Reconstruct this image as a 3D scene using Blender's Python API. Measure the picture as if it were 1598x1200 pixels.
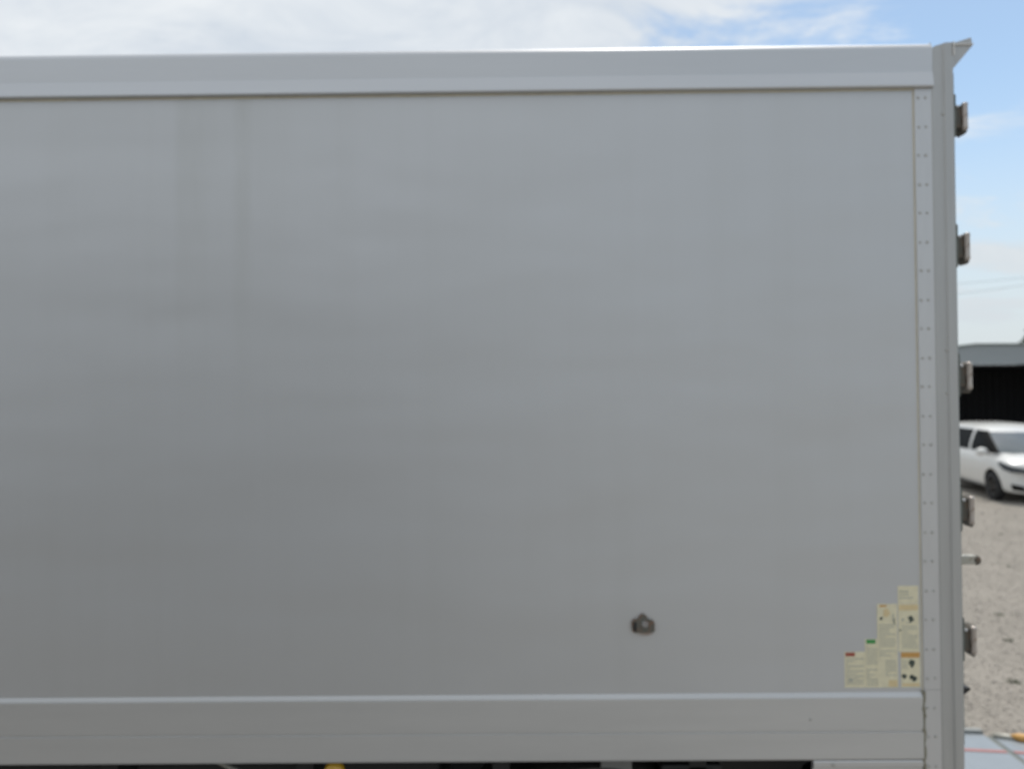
import bpy, bmesh, math, random
from mathutils import Vector, Matrix
random.seed(7)
for o in list(bpy.data.objects):
    bpy.data.objects.remove(o, do_unlink=True)
SC = bpy.context.scene
COL = SC.collection
R = math.radians
PI = math.pi

# ------------------------------------------------------------------ camera
cam = bpy.data.cameras.new('camera')
cam_o = bpy.data.objects.new('camera', cam)
COL.objects.link(cam_o)
SC.camera = cam_o
cam.sensor_width = 36.0
cam.lens = 36.0 * 1150 / 1598
cam.clip_start = 0.05
cam.clip_end = 3000
rt = Vector((0.9999296, 0.00684261, -0.00969426))
up = Vector((0.00977211, -0.01143765, 0.99988684))
bk = Vector((0.00673096, -0.99991118, -0.01150371))
cam_o.matrix_world = Matrix(((rt.x, up.x, bk.x, 0.0), (rt.y, up.y, bk.y, -2.58),
                             (rt.z, up.z, bk.z, 2.4), (0, 0, 0, 1)))
cam.dof.use_dof = True               # a phone lens that missed its focus: all is a little soft
cam.dof.focus_distance = 1.0
cam.dof.aperture_fstop = 3.5

# ------------------------------------------------------------------ sky
SUN_AZ, SUN_EL = 28.0, 66.0
world = bpy.data.worlds.new('World')
SC.world = world
world.use_nodes = True
nt = world.node_tree
N, L = nt.nodes, nt.links
bg = N['Background']
sky = N.new('ShaderNodeTexSky')
sky.sky_type = 'NISHITA'
sky.sun_disc = False
sky.sun_elevation = R(SUN_EL)
sky.sun_rotation = R(SUN_AZ)
sky.air_density = 1.0
sky.dust_density = 0.6
sky.ozone_density = 0.25


def node(tree, kind, **kw):
    n = tree.nodes.new(kind)
    for k, v in kw.items():
        if k.startswith('i_'):
            key = k[2:]
            n.inputs[int(key) if key.isdigit() else key.replace('_', ' ')].default_value = v
        else:
            setattr(n, k, v)
    return n


def mth(tree, op, a, b=None, c=None, clamp=False):
    n = tree.nodes.new('ShaderNodeMath')
    n.operation = op
    n.use_clamp = clamp
    for k, v in enumerate((a, b, c)):
        if v is None:
            continue
        if isinstance(v, (int, float)):
            n.inputs[k].default_value = v
        else:
            tree.links.new(v, n.inputs[k])
    return n.outputs[0]


geo = node(nt, 'ShaderNodeTexCoord')
sep = node(nt, 'ShaderNodeSeparateXYZ')
L.new(geo.outputs['Generated'], sep.inputs[0])
den = mth(nt, 'ADD', mth(nt, 'MAXIMUM', sep.outputs[2], 0.0), 0.16)     # a cloud deck seen in perspective
cx = mth(nt, 'DIVIDE', sep.outputs[0], den)
cy = mth(nt, 'DIVIDE', sep.outputs[1], den)
cmb = node(nt, 'ShaderNodeCombineXYZ')
L.new(cx, cmb.inputs[0]); L.new(cy, cmb.inputs[1])
mp = node(nt, 'ShaderNodeMapping')
mp.inputs['Location'].default_value = (14.0, 3.3, 0)
mp.inputs['Rotation'].default_value = (0, 0, R(35))
mp.inputs['Scale'].default_value = (1.0, 1.7, 1)
L.new(cmb.outputs[0], mp.inputs[0])
big = node(nt, 'ShaderNodeTexNoise', i_Scale=0.55, i_Detail=3.0, i_Roughness=0.5, i_Distortion=0.3)
L.new(mp.outputs[0], big.inputs[0])
fin = node(nt, 'ShaderNodeTexNoise', i_Scale=2.4, i_Detail=9.0, i_Roughness=0.66, i_Distortion=0.5)
L.new(mp.outputs[0], fin.inputs[0])
lean = mth(nt, 'MULTIPLY', mth(nt, 'SUBTRACT', cx, 0.35), -0.11)                                   # more cloud to the west of the yard
lean = mth(nt, 'MINIMUM', mth(nt, 'MAXIMUM', lean, -0.1), 0.16)
s1 = mth(nt, 'MULTIPLY_ADD', big.outputs[0], 0.85, mth(nt, 'MULTIPLY', fin.outputs[0], 0.62))
s1 = mth(nt, 'ADD', s1, lean)
cov = node(nt, 'ShaderNodeMapRange', interpolation_type='SMOOTHSTEP')
cov.inputs['From Min'].default_value = 0.61
cov.inputs['From Max'].default_value = 0.77
L.new(s1, cov.inputs[0])
low = node(nt, 'ShaderNodeMapRange', interpolation_type='SMOOTHSTEP')    # pale haze low over the horizon
low.inputs['From Min'].default_value = 0.0
low.inputs['From Max'].default_value = 0.36
low.inputs['To Min'].default_value = 0.95
low.inputs['To Max'].default_value = 0.0
L.new(sep.outputs[2], low.inputs[0])
cf = mth(nt, 'MULTIPLY', cov.outputs[0], 0.96)
grey = node(nt, 'ShaderNodeMapRange')                                    # greyer cloud bellies
grey.inputs['From Min'].default_value = 0.35
grey.inputs['From Max'].default_value = 0.7
L.new(fin.outputs[0], grey.inputs[0])
ccol = node(nt, 'ShaderNodeMix', data_type='RGBA')
ccol.inputs[6].default_value = (6.6, 7.2, 7.9, 1)
ccol.inputs[7].default_value = (8.8, 9.1, 9.3, 1)
L.new(grey.outputs[0], ccol.inputs[0])
hs = node(nt, 'ShaderNodeHueSaturation', i_Hue=0.490, i_Saturation=0.95, i_Value=1.47)
L.new(sky.outputs[0], hs.inputs['Color'])
smix = node(nt, 'ShaderNodeMix', data_type='RGBA')
L.new(cf, smix.inputs[0]); L.new(hs.outputs[0], smix.inputs[6]); L.new(ccol.outputs[2], smix.inputs[7])
lmix = node(nt, 'ShaderNodeMix', data_type='RGBA')
lmix.inputs[7].default_value = (6.6, 7.2, 7.6, 1)
L.new(low.outputs[0], lmix.inputs[0]); L.new(smix.outputs[2], lmix.inputs[6])
L.new(lmix.outputs[2], bg.inputs[0])
bg.inputs[1].default_value = 0.10

# ------------------------------------------------------------------ sun
sun = bpy.data.lights.new('sun', 'SUN')
sun.energy = 2.9
sun.angle = R(0.6)
sun.color = (1.0, 0.95, 0.88)
sun_o = bpy.data.objects.new('sun', sun)
COL.objects.link(sun_o)
sdir = Vector((math.sin(R(SUN_AZ)) * math.cos(R(SUN_EL)), math.cos(R(SUN_AZ)) * math.cos(R(SUN_EL)), math.sin(R(SUN_EL))))
sun_o.rotation_euler = (-sdir).to_track_quat('-Z', 'Y').to_euler()
sun_o.location = (0, 0, 30)

SC.render.engine = 'CYCLES'
SC.cycles.use_denoising = True
SC.view_settings.view_transform = 'Standard'
SC.view_settings.look = 'None'
SC.view_settings.exposure = 0.0
SC.view_settings.gamma = 1.0
SC.view_settings.use_curve_mapping = False


# ------------------------------------------------------------------ materials
def material(name, col, rough=0.5, metal=0.0, spec=0.5, noise=0.0, nscale=20.0, bump=0.0, bscale=60.0,
             stretch=(1, 1, 1), coat=0.0):
    m = bpy.data.materials.new(name)
    m.use_nodes = True
    t = m.node_tree
    b = t.nodes['Principled BSDF']
    b.inputs['Base Color'].default_value = (*col, 1)
    b.inputs['Roughness'].default_value = rough
    b.inputs['Metallic'].default_value = metal
    b.inputs['Specular IOR Level'].default_value = spec
    b.inputs['Coat Weight'].default_value = coat
    tc = node(t, 'ShaderNodeTexCoord')
    mpn = node(t, 'ShaderNodeMapping')
    mpn.inputs['Scale'].default_value = stretch
    t.links.new(tc.outputs['Object'], mpn.inputs[0])
    if noise:
        nz = node(t, 'ShaderNodeTexNoise', i_Scale=nscale, i_Detail=5.0, i_Roughness=0.6)
        t.links.new(mpn.outputs[0], nz.inputs[0])
        mx = node(t, 'ShaderNodeMix', data_type='RGBA')
        mx.inputs[6].default_value = (*[c * (1 - noise) for c in col], 1)
        mx.inputs[7].default_value = (*[min(1, c * (1 + noise)) for c in col], 1)
        t.links.new(nz.outputs[0], mx.inputs[0])
        t.links.new(mx.outputs[2], b.inputs['Base Color'])
    if bump:
        nb = node(t, 'ShaderNodeTexNoise', i_Scale=bscale, i_Detail=3.0)
        t.links.new(mpn.outputs[0], nb.inputs[0])
        bp = node(t, 'ShaderNodeBump', i_Strength=bump, i_Distance=0.01)
        t.links.new(nb.outputs[0], bp.inputs['Height'])
        t.links.new(bp.outputs[0], b.inputs['Normal'])
    return m


def panel_material():
    """Painted aluminium skin: faint oil-canning, rain streaks under the top rail, road film low down."""
    m = bpy.data.materials.new('panel_paint')
    m.use_nodes = True
    t = m.node_tree
    K = t.links
    b = t.nodes['Principled BSDF']
    tc = node(t, 'ShaderNodeTexCoord')
    sp = node(t, 'ShaderNodeSeparateXYZ')
    K.new(tc.outputs['Object'], sp.inputs[0])
    x, z = sp.outputs[0], sp.outputs[2]
    # broad streak stains, dark at both edges, running down from the rail
    rx = node(t, 'ShaderNodeMapRange')
    rx.inputs['From Min'].default_value = -1.5
    rx.inputs['From Max'].default_value = -0.5
    wob = node(t, 'ShaderNodeTexNoise', i_Scale=2.6, i_Detail=3.0, i_Roughness=0.6)
    K.new(tc.outputs['Object'], wob.inputs[0])
    K.new(mth(t, 'MULTIPLY_ADD', mth(t, 'SUBTRACT', wob.outputs[0], 0.5), 0.03, x), rx.inputs[0])
    cr = node(t, 'ShaderNodeValToRGB')
    el = cr.color_ramp.elements
    el[0].position = 0.0; el[0].color = (0, 0, 0, 1)
    el[1].position = 1.0; el[1].color = (0, 0, 0, 1)
    for p, v in ((0.29, 0.0), (0.32, 0.30), (0.37, 0.34), (0.43, 0.20), (0.47, 0.12), (0.50, 0.14), (0.530, 0.50), (0.552, 0.55), (0.585, 0.14), (0.70, 0.04)):
        e = el.new(p); e.color = (v, v, v, 1)
    K.new(rx.outputs[0], cr.inputs[0])
    fz = node(t, 'ShaderNodeMapRange', interpolation_type='SMOOTHSTEP')
    fz.inputs['From Min'].default_value = 2.1
    fz.inputs['From Max'].default_value = 3.45
    K.new(z, fz.inputs[0])
    pat = node(t, 'ShaderNodeTexNoise', i_Scale=3.5, i_Detail=5.0, i_Roughness=0.7)
    mpat = node(t, 'ShaderNodeMapping')
    mpat.inputs['Scale'].default_value = (3.0, 1, 0.5)
    K.new(tc.outputs['Object'], mpat.inputs[0])
    K.new(mpat.outputs[0], pat.inputs[0])
    pm = node(t, 'ShaderNodeMapRange')
    pm.inputs['From Min'].default_value = 0.3
    pm.inputs['From Max'].default_value = 0.65
    pm.inputs['To Min'].default_value = 0.35
    pm.inputs['To Max'].default_value = 1.15
    K.new(pat.outputs[0], pm.inputs[0])
    streak = mth(t, 'MULTIPLY', mth(t, 'MULTIPLY', cr.outputs[0], fz.outputs[0]), pm.outputs[0])
    # many faint vertical runs
    mv = node(t, 'ShaderNodeMapping')
    mv.inputs['Scale'].default_value = (9, 1, 0.35)
    K.new(tc.outputs['Object'], mv.inputs[0])
    nv = node(t, 'ShaderNodeTexNoise', i_Scale=1.0, i_Detail=4.0, i_Roughness=0.55)
    K.new(mv.outputs[0], nv.inputs[0])
    runs = node(t, 'ShaderNodeMapRange')
    runs.inputs['From Min'].default_value = 0.45
    runs.inputs['From Max'].default_value = 0.75
    runs.inputs['To Max'].default_value = 0.06
    K.new(nv.outputs[0], runs.inputs[0])
    # cloudy film
    nf = node(t, 'ShaderNodeTexNoise', i_Scale=1.3, i_Detail=4.0, i_Roughness=0.6)
    K.new(tc.outputs['Object'], nf.inputs[0])
    film = mth(t, 'MULTIPLY', nf.outputs[0], 0.22)
    def spot(x0_, z0_, rx_, rz_):
        a_ = mth(t, 'DIVIDE', mth(t, 'SUBTRACT', x, x0_), rx_)
        b_ = mth(t, 'DIVIDE', mth(t, 'SUBTRACT', z, z0_), rz_)
        q_ = mth(t, 'ADD', mth(t, 'MULTIPLY', a_, a_), mth(t, 'MULTIPLY', b_, b_))
        return mth(t, 'SUBTRACT', 1.0, q_, clamp=True)
    stain = mth(t, 'MULTIPLY', mth(t, 'ADD', spot(0.437, 1.564, 0.036, 0.016), mth(t, 'MULTIPLY', spot(0.43, 1.585, 0.055, 0.045), 0.35)), pm.outputs[0])
    d = mth(t, 'ADD', mth(t, 'ADD', mth(t, 'MULTIPLY', streak, 0.55), runs.outputs[0]), film, clamp=True)
    mx = node(t, 'ShaderNodeMix', data_type='RGBA')
    mx.inputs[6].default_value = (0.594, 0.602, 0.614, 1)
    mx.inputs[7].default_value = (0.44, 0.445, 0.41, 1)
    K.new(d, mx.inputs[0])
    rst = node(t, 'ShaderNodeMix', data_type='RGBA')
    rst.inputs[7].default_value = (0.30, 0.21, 0.16, 1)
    K.new(mth(t, 'MULTIPLY', stain, 0.7), rst.inputs[0]); K.new(mx.outputs[2], rst.inputs[6])
    K.new(rst.outputs[2], b.inputs['Base Color'])
    rr = node(t, 'ShaderNodeMapRange')
    rr.inputs['To Min'].default_value = 0.48
    rr.inputs['To Max'].default_value = 0.6
    K.new(d, rr.inputs[0])
    K.new(rr.outputs[0], b.inputs['Roughness'])
    # oil-canning
    mo = node(t, 'ShaderNodeMapping')
    mo.inputs['Scale'].default_value = (0.7, 1, 2.1)
    K.new(tc.outputs['Object'], mo.inputs[0])
    no = node(t, 'ShaderNodeTexNoise', i_Scale=1.0, i_Detail=2.5, i_Roughness=0.45)
    K.new(mo.outputs[0], no.inputs[0])
    bp = node(t, 'ShaderNodeBump', i_Strength=0.5, i_Distance=0.036)
    ed = node(t, 'ShaderNodeMapRange', interpolation_type='SMOOTHSTEP')     # the skin is drawn in along the rear edge
    ed.inputs['From Min'].default_value = 1.22
    ed.inputs['From Max'].default_value = 1.42
    ed.inputs['To Max'].default_value = -0.45
    K.new(x, ed.inputs[0])
    K.new(mth(t, 'ADD', no.outputs[0], ed.outputs[0]), bp.inputs['Height'])
    K.new(bp.outputs[0], b.inputs['Normal'])
    b.inputs['Specular IOR Level'].default_value = 0.5
    b.inputs['Metallic'].default_value = 0.55
    return m


def gravel_material(name, dark, light, grass=True):
    m = bpy.data.materials.new(name)
    m.use_nodes = True
    t = m.node_tree
    K = t.links
    b = t.nodes['Principled BSDF']
    tc = node(t, 'ShaderNodeTexCoord')
    v = node(t, 'ShaderNodeTexVoronoi', i_Scale=46.0)
    K.new(tc.outputs['Object'], v.inputs[0])
    bw = node(t, 'ShaderNodeRGBToBW')
    K.new(v.outputs['Color'], bw.inputs[0])
    nz = node(t, 'ShaderNodeTexNoise', i_Scale=0.9, i_Detail=6.0, i_Roughness=0.6)
    K.new(tc.outputs['Object'], nz.inputs[0])
    f = mth(t, 'ADD', mth(t, 'MULTIPLY', bw.outputs[0], 0.5), mth(t, 'MULTIPLY', nz.outputs[0], 0.6))
    mx = node(t, 'ShaderNodeMix', data_type='RGBA')
    mx.inputs[6].default_value = (*dark, 1)
    mx.inputs[7].default_value = (*light, 1)
    K.new(mth(t, 'SUBTRACT', f, 0.08, clamp=True), mx.inputs[0])
    out = mx.outputs[2]
    if grass:
        ng = node(t, 'ShaderNodeTexNoise', i_Scale=2.2, i_Detail=5.0, i_Roughness=0.7)
        K.new(tc.outputs['Object'], ng.inputs[0])
        gm = node(t, 'ShaderNodeMapRange')
        gm.inputs['From Min'].default_value = 0.60
        gm.inputs['From Max'].default_value = 0.72
        gm.inputs['To Max'].default_value = 0.45
        K.new(ng.outputs[0], gm.inputs[0])
        m2 = node(t, 'ShaderNodeMix', data_type='RGBA')
        m2.inputs[7].default_value = (0.10, 0.105, 0.075, 1)
        K.new(gm.outputs[0], m2.inputs[0]); K.new(out, m2.inputs[6])
        out = m2.outputs[2]
    K.new(out, b.inputs['Base Color'])
    b.inputs['Roughness'].default_value = 0.95
    b.inputs['Specular IOR Level'].default_value = 0.2
    bp = node(t, 'ShaderNodeBump', i_Strength=0.5, i_Distance=0.010)
    K.new(mth(t, 'SUBTRACT', 1.0, v.outputs['Distance']), bp.inputs['Height'])
    K.new(bp.outputs[0], b.inputs['Normal'])
    return m


def rust_material(name, base, rust, amount=0.5, scale=30.0, metal=0.3, rough=0.5):
    m = material(name, base, rough, metal)
    t = m.node_tree
    b = t.nodes['Principled BSDF']
    tc = node(t, 'ShaderNodeTexCoord')
    nz = node(t, 'ShaderNodeTexNoise', i_Scale=scale, i_Detail=6.0, i_Roughness=0.7)
    t.links.new(tc.outputs['Object'], nz.inputs[0])
    mr = node(t, 'ShaderNodeMapRange')
    mr.inputs['From Min'].default_value = 0.75 - amount * 0.5
    mr.inputs['From Max'].default_value = 0.85 - amount * 0.5
    t.links.new(nz.outputs[0], mr.inputs[0])
    mx = node(t, 'ShaderNodeMix', data_type='RGBA')
    mx.inputs[6].default_value = (*base, 1)
    mx.inputs[7].default_value = (*rust, 1)
    t.links.new(mr.outputs[0], mx.inputs[0])
    t.links.new(mx.outputs[2], b.inputs['Base Color'])
    return m


M = dict(
    panel=panel_material(),
    rail=material('rail_aluminium', (0.60, 0.61, 0.625), 0.42, 0.5, noise=0.06, nscale=2.0, stretch=(0.5, 1, 8)),
    low_rail=material('lower_rail_aluminium', (0.59, 0.59, 0.585), 0.45, 0.5, noise=0.08, nscale=2.5, stretch=(0.6, 1, 5)),
    post=material('post_steel', (0.455, 0.455, 0.445), 0.45, 0.4, noise=0.10, nscale=5.0, stretch=(6, 1, 0.6)),
    flange=material('flange_aluminium', (0.60, 0.60, 0.60), 0.42, 0.45, noise=0.07, nscale=6.0, stretch=(5, 1, 0.8)),
    rivet=material('dirty_rivet', (0.46, 0.455, 0.43), 0.5, 0.3, noise=0.3, nscale=80),
    grime=material('brown_grime_sealant', (0.25, 0.235, 0.18), 0.8, noise=0.35, nscale=9, stretch=(1, 1, 1)),
    black=material('chassis_black', (0.018, 0.018, 0.018), 0.6, noise=0.3, nscale=12),
    rubber=material('tyre_rubber', (0.02, 0.02, 0.021), 0.8, noise=0.3, nscale=25, bump=0.2),
    gasket=material('door_gasket', (0.22, 0.26, 0.26), 0.6, noise=0.15, nscale=20),
    door=material('door_paint', (0.66, 0.665, 0.665), 0.35, noise=0.05, nscale=2),
    steel=rust_material('hinge_steel', (0.47, 0.42, 0.38), (0.17, 0.10, 0.055), 0.42, 40.0, 0.5, 0.4),
    darksteel=rust_material('hinge_dark_steel', (0.10, 0.095, 0.08), (0.15, 0.10, 0.065), 0.5, 45.0, 0.2, 0.6),
    plate=material('hinge_plate_paint', (0.15, 0.165, 0.15), 0.55, noise=0.3, nscale=30),
    catch=rust_material('catch_steel', (0.42, 0.41, 0.36), (0.20, 0.13, 0.06), 0.35, 35.0, 0.3, 0.5),
    rusty=rust_material('rusty_bracket', (0.13, 0.13, 0.11), (0.20, 0.125, 0.085), 0.55, 60.0, 0.1, 0.8),
    boss=rust_material('bracket_boss', (0.30, 0.29, 0.28), (0.2, 0.13, 0.10), 0.4, 80.0, 0.1, 0.7),
    lamp_y=material('amber_lens', (0.62, 0.36, 0.02), 0.25, noise=0.1, nscale=60, coat=0.5),
    paper=material('sticker_cream', (0.76, 0.70, 0.50), 0.6, noise=0.22, nscale=45),
    paper_y=material('sticker_yellowed', (0.72, 0.58, 0.33), 0.6, noise=0.18, nscale=25),
    print_grey=material('print_grey', (0.46, 0.46, 0.38), 0.6),
    print_dark=material('print_dark', (0.06, 0.08, 0.065), 0.6, noise=0.3, nscale=90),
    print_red=material('print_red', (0.36, 0.09, 0.06), 0.6, noise=0.2, nscale=90),
    print_green=material('print_green', (0.06, 0.30, 0.08), 0.6, noise=0.2, nscale=90),
    print_orange=material('print_orange', (0.60, 0.33, 0.10), 0.6, noise=0.2, nscale=90),
    lift=material('lift_plate', (0.27, 0.30, 0.325), 0.42, 0.2, noise=0.08, nscale=8, bump=0.15, bscale=90),
    lift_edge=rust_material('lift_edge_steel', (0.26, 0.27, 0.26), (0.20, 0.19, 0.17), 0.4, 20.0, 0.3, 0.6),
    red_line=material('red_line_paint', (0.38, 0.16, 0.145), 0.5, noise=0.2, nscale=30),
    white=material('edge_catchlight_white', (0.82, 0.80, 0.77), 0.5, noise=0.05, nscale=30),  # sky catchlight on thin edges, painted in as white
    bead=material('rail_sealant', (0.62, 0.57, 0.45), 0.8, noise=0.25, nscale=9),
    orange=material('orange_flap', (0.58, 0.32, 0.09), 0.5, noise=0.15, nscale=30),
    car=material('car_white_paint', (0.68, 0.68, 0.66), 0.25, coat=0.6, noise=0.02, nscale=3),
    glass=material('car_glass', (0.008, 0.009, 0.010), 0.10, spec=0.02, noise=0.1, nscale=2),
    screen=material('windscreen_glass', (0.115, 0.135, 0.145), 0.05, spec=0.9, noise=0.35, nscale=3),  # reflected sky put into the grey-blue base colour
    trim=material('car_black_trim', (0.012, 0.012, 0.012), 0.5, spec=0.04, noise=0.2, nscale=20),
    lens=material('headlight_lens', (0.05, 0.055, 0.06), 0.12, spec=0.4, noise=0.4, nscale=15),
    alloy=material('wheel_alloy', (0.04, 0.04, 0.04), 0.35, 0.5, noise=0.2, nscale=15),
    fascia=material('fascia_grey_metal', (0.29, 0.32, 0.335), 0.5, 0.0, noise=0.08, nscale=1.5, stretch=(0.5, 1, 5)),
    roof=material('roof_green_grey', (0.19, 0.22, 0.20), 0.6, noise=0.12, nscale=3),
    darkwall=material('garage_shade_black', (0.012, 0.013, 0.016), 0.7, noise=0.3, nscale=3),  # interior shade put into the colour of walls, ceiling, posts and floor
    concrete=material('slab_concrete', (0.22, 0.21, 0.20), 0.9, noise=0.2, nscale=4, bump=0.3),
    bark=material('bark', (0.09, 0.07, 0.05), 0.9, noise=0.4, nscale=12, bump=0.6),
    leaf=material('leaf_dark', (0.040, 0.062, 0.028), 0.6, noise=0.5, nscale=2.5),
    weed=material('weed_leaf', (0.085, 0.105, 0.06), 0.7, noise=0.4, nscale=20),
    pole=material('pole_concrete', (0.33, 0.32, 0.31), 0.9, noise=0.15, nscale=5),
    wire=material('wire_sheath', (0.3, 0.32, 0.33), 0.5, noise=0.2, nscale=5),
    gravel=gravel_material('gravel_ground', (0.165, 0.151, 0.131), (0.375, 0.345, 0.302)),
    stone=material('gravel_stone', (0.31, 0.285, 0.252), 0.9, noise=0.45, nscale=9.0),
)


# ------------------------------------------------------------------ mesh helpers
class MB:
    def __init__(self):
        self.bm = bmesh.new()

    def faces(self, vs, fs, mi=0, smooth=False):
        bv = [self.bm.verts.new(v) for v in vs]
        for f in fs:
            try:
                q = self.bm.faces.new([bv[i] for i in f])
                q.material_index = mi
                q.smooth = smooth
            except ValueError:
                pass
        return bv

    def box(self, x0, x1, y0, y1, z0, z1, mi=0, bev=0.0):
        vs = [(x, y, z) for x in (x0, x1) for y in (y0, y1) for z in (z0, z1)]
        fs = [(0, 1, 3, 2), (4, 6, 7, 5), (0, 4, 5, 1), (2, 3, 7, 6), (0, 2, 6, 4), (1, 5, 7, 3)]
        if bev:
            t = bmesh.new()
            bv = [t.verts.new(v) for v in vs]
            for f in fs:
                t.faces.new([bv[i] for i in f])
            bmesh.ops.bevel(t, geom=list(t.edges), offset=bev, segments=2, affect='EDGES', profile=0.5)
            t.verts.index_update()
            self.faces([v.co[:] for v in t.verts], [[v.index for v in f.verts] for f in t.faces], mi)
            t.free()
        else:
            self.faces(vs, fs, mi)
        return self

    def extrude(self, prof, axis, a, b, mi=0, smooth=False, closed=True):
        """prof: 2-D polygon; axis 'x' -> (y,z), 'y' -> (x,z), 'z' -> (x,y)"""
        def P(p, s):
            return {'x': (s, p[0], p[1]), 'y': (p[0], s, p[1]), 'z': (p[0], p[1], s)}[axis]
        n = len(prof)
        vs = [P(p, a) for p in prof] + [P(p, b) for p in prof]
        fs = [(i, (i + 1) % n, n + (i + 1) % n, n + i) for i in range(n if closed else n - 1)]
        if closed:
            fs += [tuple(range(n))[::-1], tuple(range(n, 2 * n))]
        self.faces(vs, fs, mi, smooth)
        return self

    def lathe(self, prof, c, axis='z', seg=16, mi=0, smooth=True):
        """prof: (radius, along) pairs"""
        vs, fs = [], []
        for r, h in prof:
            for k in range(seg):
                a = 2 * PI * k / seg
                u, v = r * math.cos(a), r * math.sin(a)
                p = {'z': (u, v, h), 'y': (u, h, v), 'x': (h, u, v)}[axis]
                vs.append((c[0] + p[0], c[1] + p[1], c[2] + p[2]))
        for i in range(len(prof) - 1):
            for k in range(seg):
                k2 = (k + 1) % seg
                fs.append((i * seg + k, i * seg + k2, (i + 1) * seg + k2, (i + 1) * seg + k))
        if prof[0][0] > 1e-6:
            fs.append(tuple(range(seg))[::-1])
        if prof[-1][0] > 1e-6:
            fs.append(tuple((len(prof) - 1) * seg + k for k in range(seg)))
        self.faces(vs, fs, mi, smooth)
        return self

    def tube(self, pts, r, seg=8, mi=0):
        vs, fs = [], []
        pts = [Vector(p) for p in pts]
        for i, p in enumerate(pts):
            d = (pts[min(i + 1, len(pts) - 1)] - pts[max(i - 1, 0)]).normalized()
            a = d.cross(Vector((0, 0, 1)))
            if a.length < 1e-3:
                a = Vector((1, 0, 0))
            a.normalize()
            c = d.cross(a)
            rr = r[i] if isinstance(r, (list, tuple)) else r
            for k in range(seg):
                t = 2 * PI * k / seg
                vs.append(p + a * rr * math.cos(t) + c * rr * math.sin(t))
        for i in range(len(pts) - 1):
            for k in range(seg):
                k2 = (k + 1) % seg
                fs.append((i * seg + k, i * seg + k2, (i + 1) * seg + k2, (i + 1) * seg + k))
        fs.append(tuple(range(seg))[::-1])
        fs.append(tuple((len(pts) - 1) * seg + k for k in range(seg)))
        self.faces(vs, fs, mi, True)
        return self

    def build(self, name, mats, parent=None, loc=(0, 0, 0), label=None, weld=True):
        """Vertices are given in world space; loc becomes the object's origin (world, unrotated parents)."""
        loc = Vector(loc)
        if weld:
            bmesh.ops.remove_doubles(self.bm, verts=list(self.bm.verts), dist=1e-5)
        bmesh.ops.recalc_face_normals(self.bm, faces=list(self.bm.faces))
        bmesh.ops.translate(self.bm, verts=list(self.bm.verts), vec=-loc)
        me = bpy.data.meshes.new(name)
        self.bm.to_mesh(me)
        self.bm.free()
        for m in (mats if isinstance(mats, (list, tuple)) else [mats]):
            me.materials.append(m)
        o = bpy.data.objects.new(name, me)
        COL.objects.link(o)
        if parent is not None:
            o.parent = parent
            o.location = loc - WORLD[parent.name]
        else:
            o.location = loc
        WORLD[o.name] = loc.copy()
        if label:
            o['label'] = label
        return o


WORLD = {}


def thing(name, loc, label, cat, group=None):
    o = bpy.data.objects.new(name, None)
    COL.objects.link(o)
    o.location = loc
    o.empty_display_size = 0.2
    WORLD[o.name] = Vector(loc)
    return tag(o, label, cat, group)


def tag(o, label=None, cat=None, group=None, kind=None):
    for k, v in (('label', label), ('category', cat), ('group', group), ('kind', kind)):
        if v:
            o[k] = v
    return o


def sheet(x0, x1, y0, y1, z):
    return MB().box(x0, x1, y0, y1, z - 0.2, z)


# ------------------------------------------------------------------ ground
g = MB()
g.faces([(-600, -600, 0), (600, -600, 0), (600, 600, 0), (-600, 600, 0)], [(0, 1, 2, 3)])
tag(g.build('ground', M['gravel']), 'grey brown gravel yard', kind='structure')

# loose stones of the yard, one joined mesh
rs = random.Random(3)
ICO = bmesh.new()
bmesh.ops.create_icosphere(ICO, subdivisions=1, radius=1.0)
ICO.verts.index_update()
iv = [v.co.copy() for v in ICO.verts]
ifs = [tuple(v.index for v in f.verts) for f in ICO.faces]
ICO.free()
vs, fs = [], []
cnt = 0
while cnt < 20000:
    y = -1.0 + 15.0 * (rs.random() ** 1.3)
    d = y + 2.58
    x = d * rs.uniform(0.42, 0.98)
    if y < 3.0 and x < 3.4 and y > -0.2 and x > 1.3 and rs.random() < 0.5:
        continue
    s = rs.uniform(0.005, 0.0145)
    sx, sy, sz = s * rs.uniform(0.8, 1.4), s * rs.uniform(0.8, 1.4), s * rs.uniform(0.45, 0.8)
    a = rs.uniform(0, PI)
    ca, sa = math.cos(a), math.sin(a)
    b0 = len(vs)
    for v in iv:
        j = rs.uniform(0.8, 1.15)
        px, py, pz = v.x * sx * j, v.y * sy * j, v.z * sz * j
        vs.append((x + ca * px - sa * py, y + sa * px + ca * py, sz * 0.3 + pz))
    fs += [(b0 + f[0], b0 + f[1], b0 + f[2]) for f in ifs]
    cnt += 1
me = bpy.data.meshes.new('gravel_stones')
me.from_pydata(vs, [], fs)
me.materials.append(M['stone'])
o = bpy.data.objects.new('gravel_stones', me)
COL.objects.link(o)
tag(o, 'loose grey stones scattered over the yard', 'gravel', kind='stuff')

# ------------------------------------------------------------------ the box truck
TX0, TX1, TW = -4.7, 1.54, 2.20           # front end, rear end and width of the box
truck = thing('box_truck', ((TX0 + TX1) / 2, TW / 2, 0.0),
              'white aluminium box truck body filling the view, riveted rear corner post and stickers', 'truck')

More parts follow.
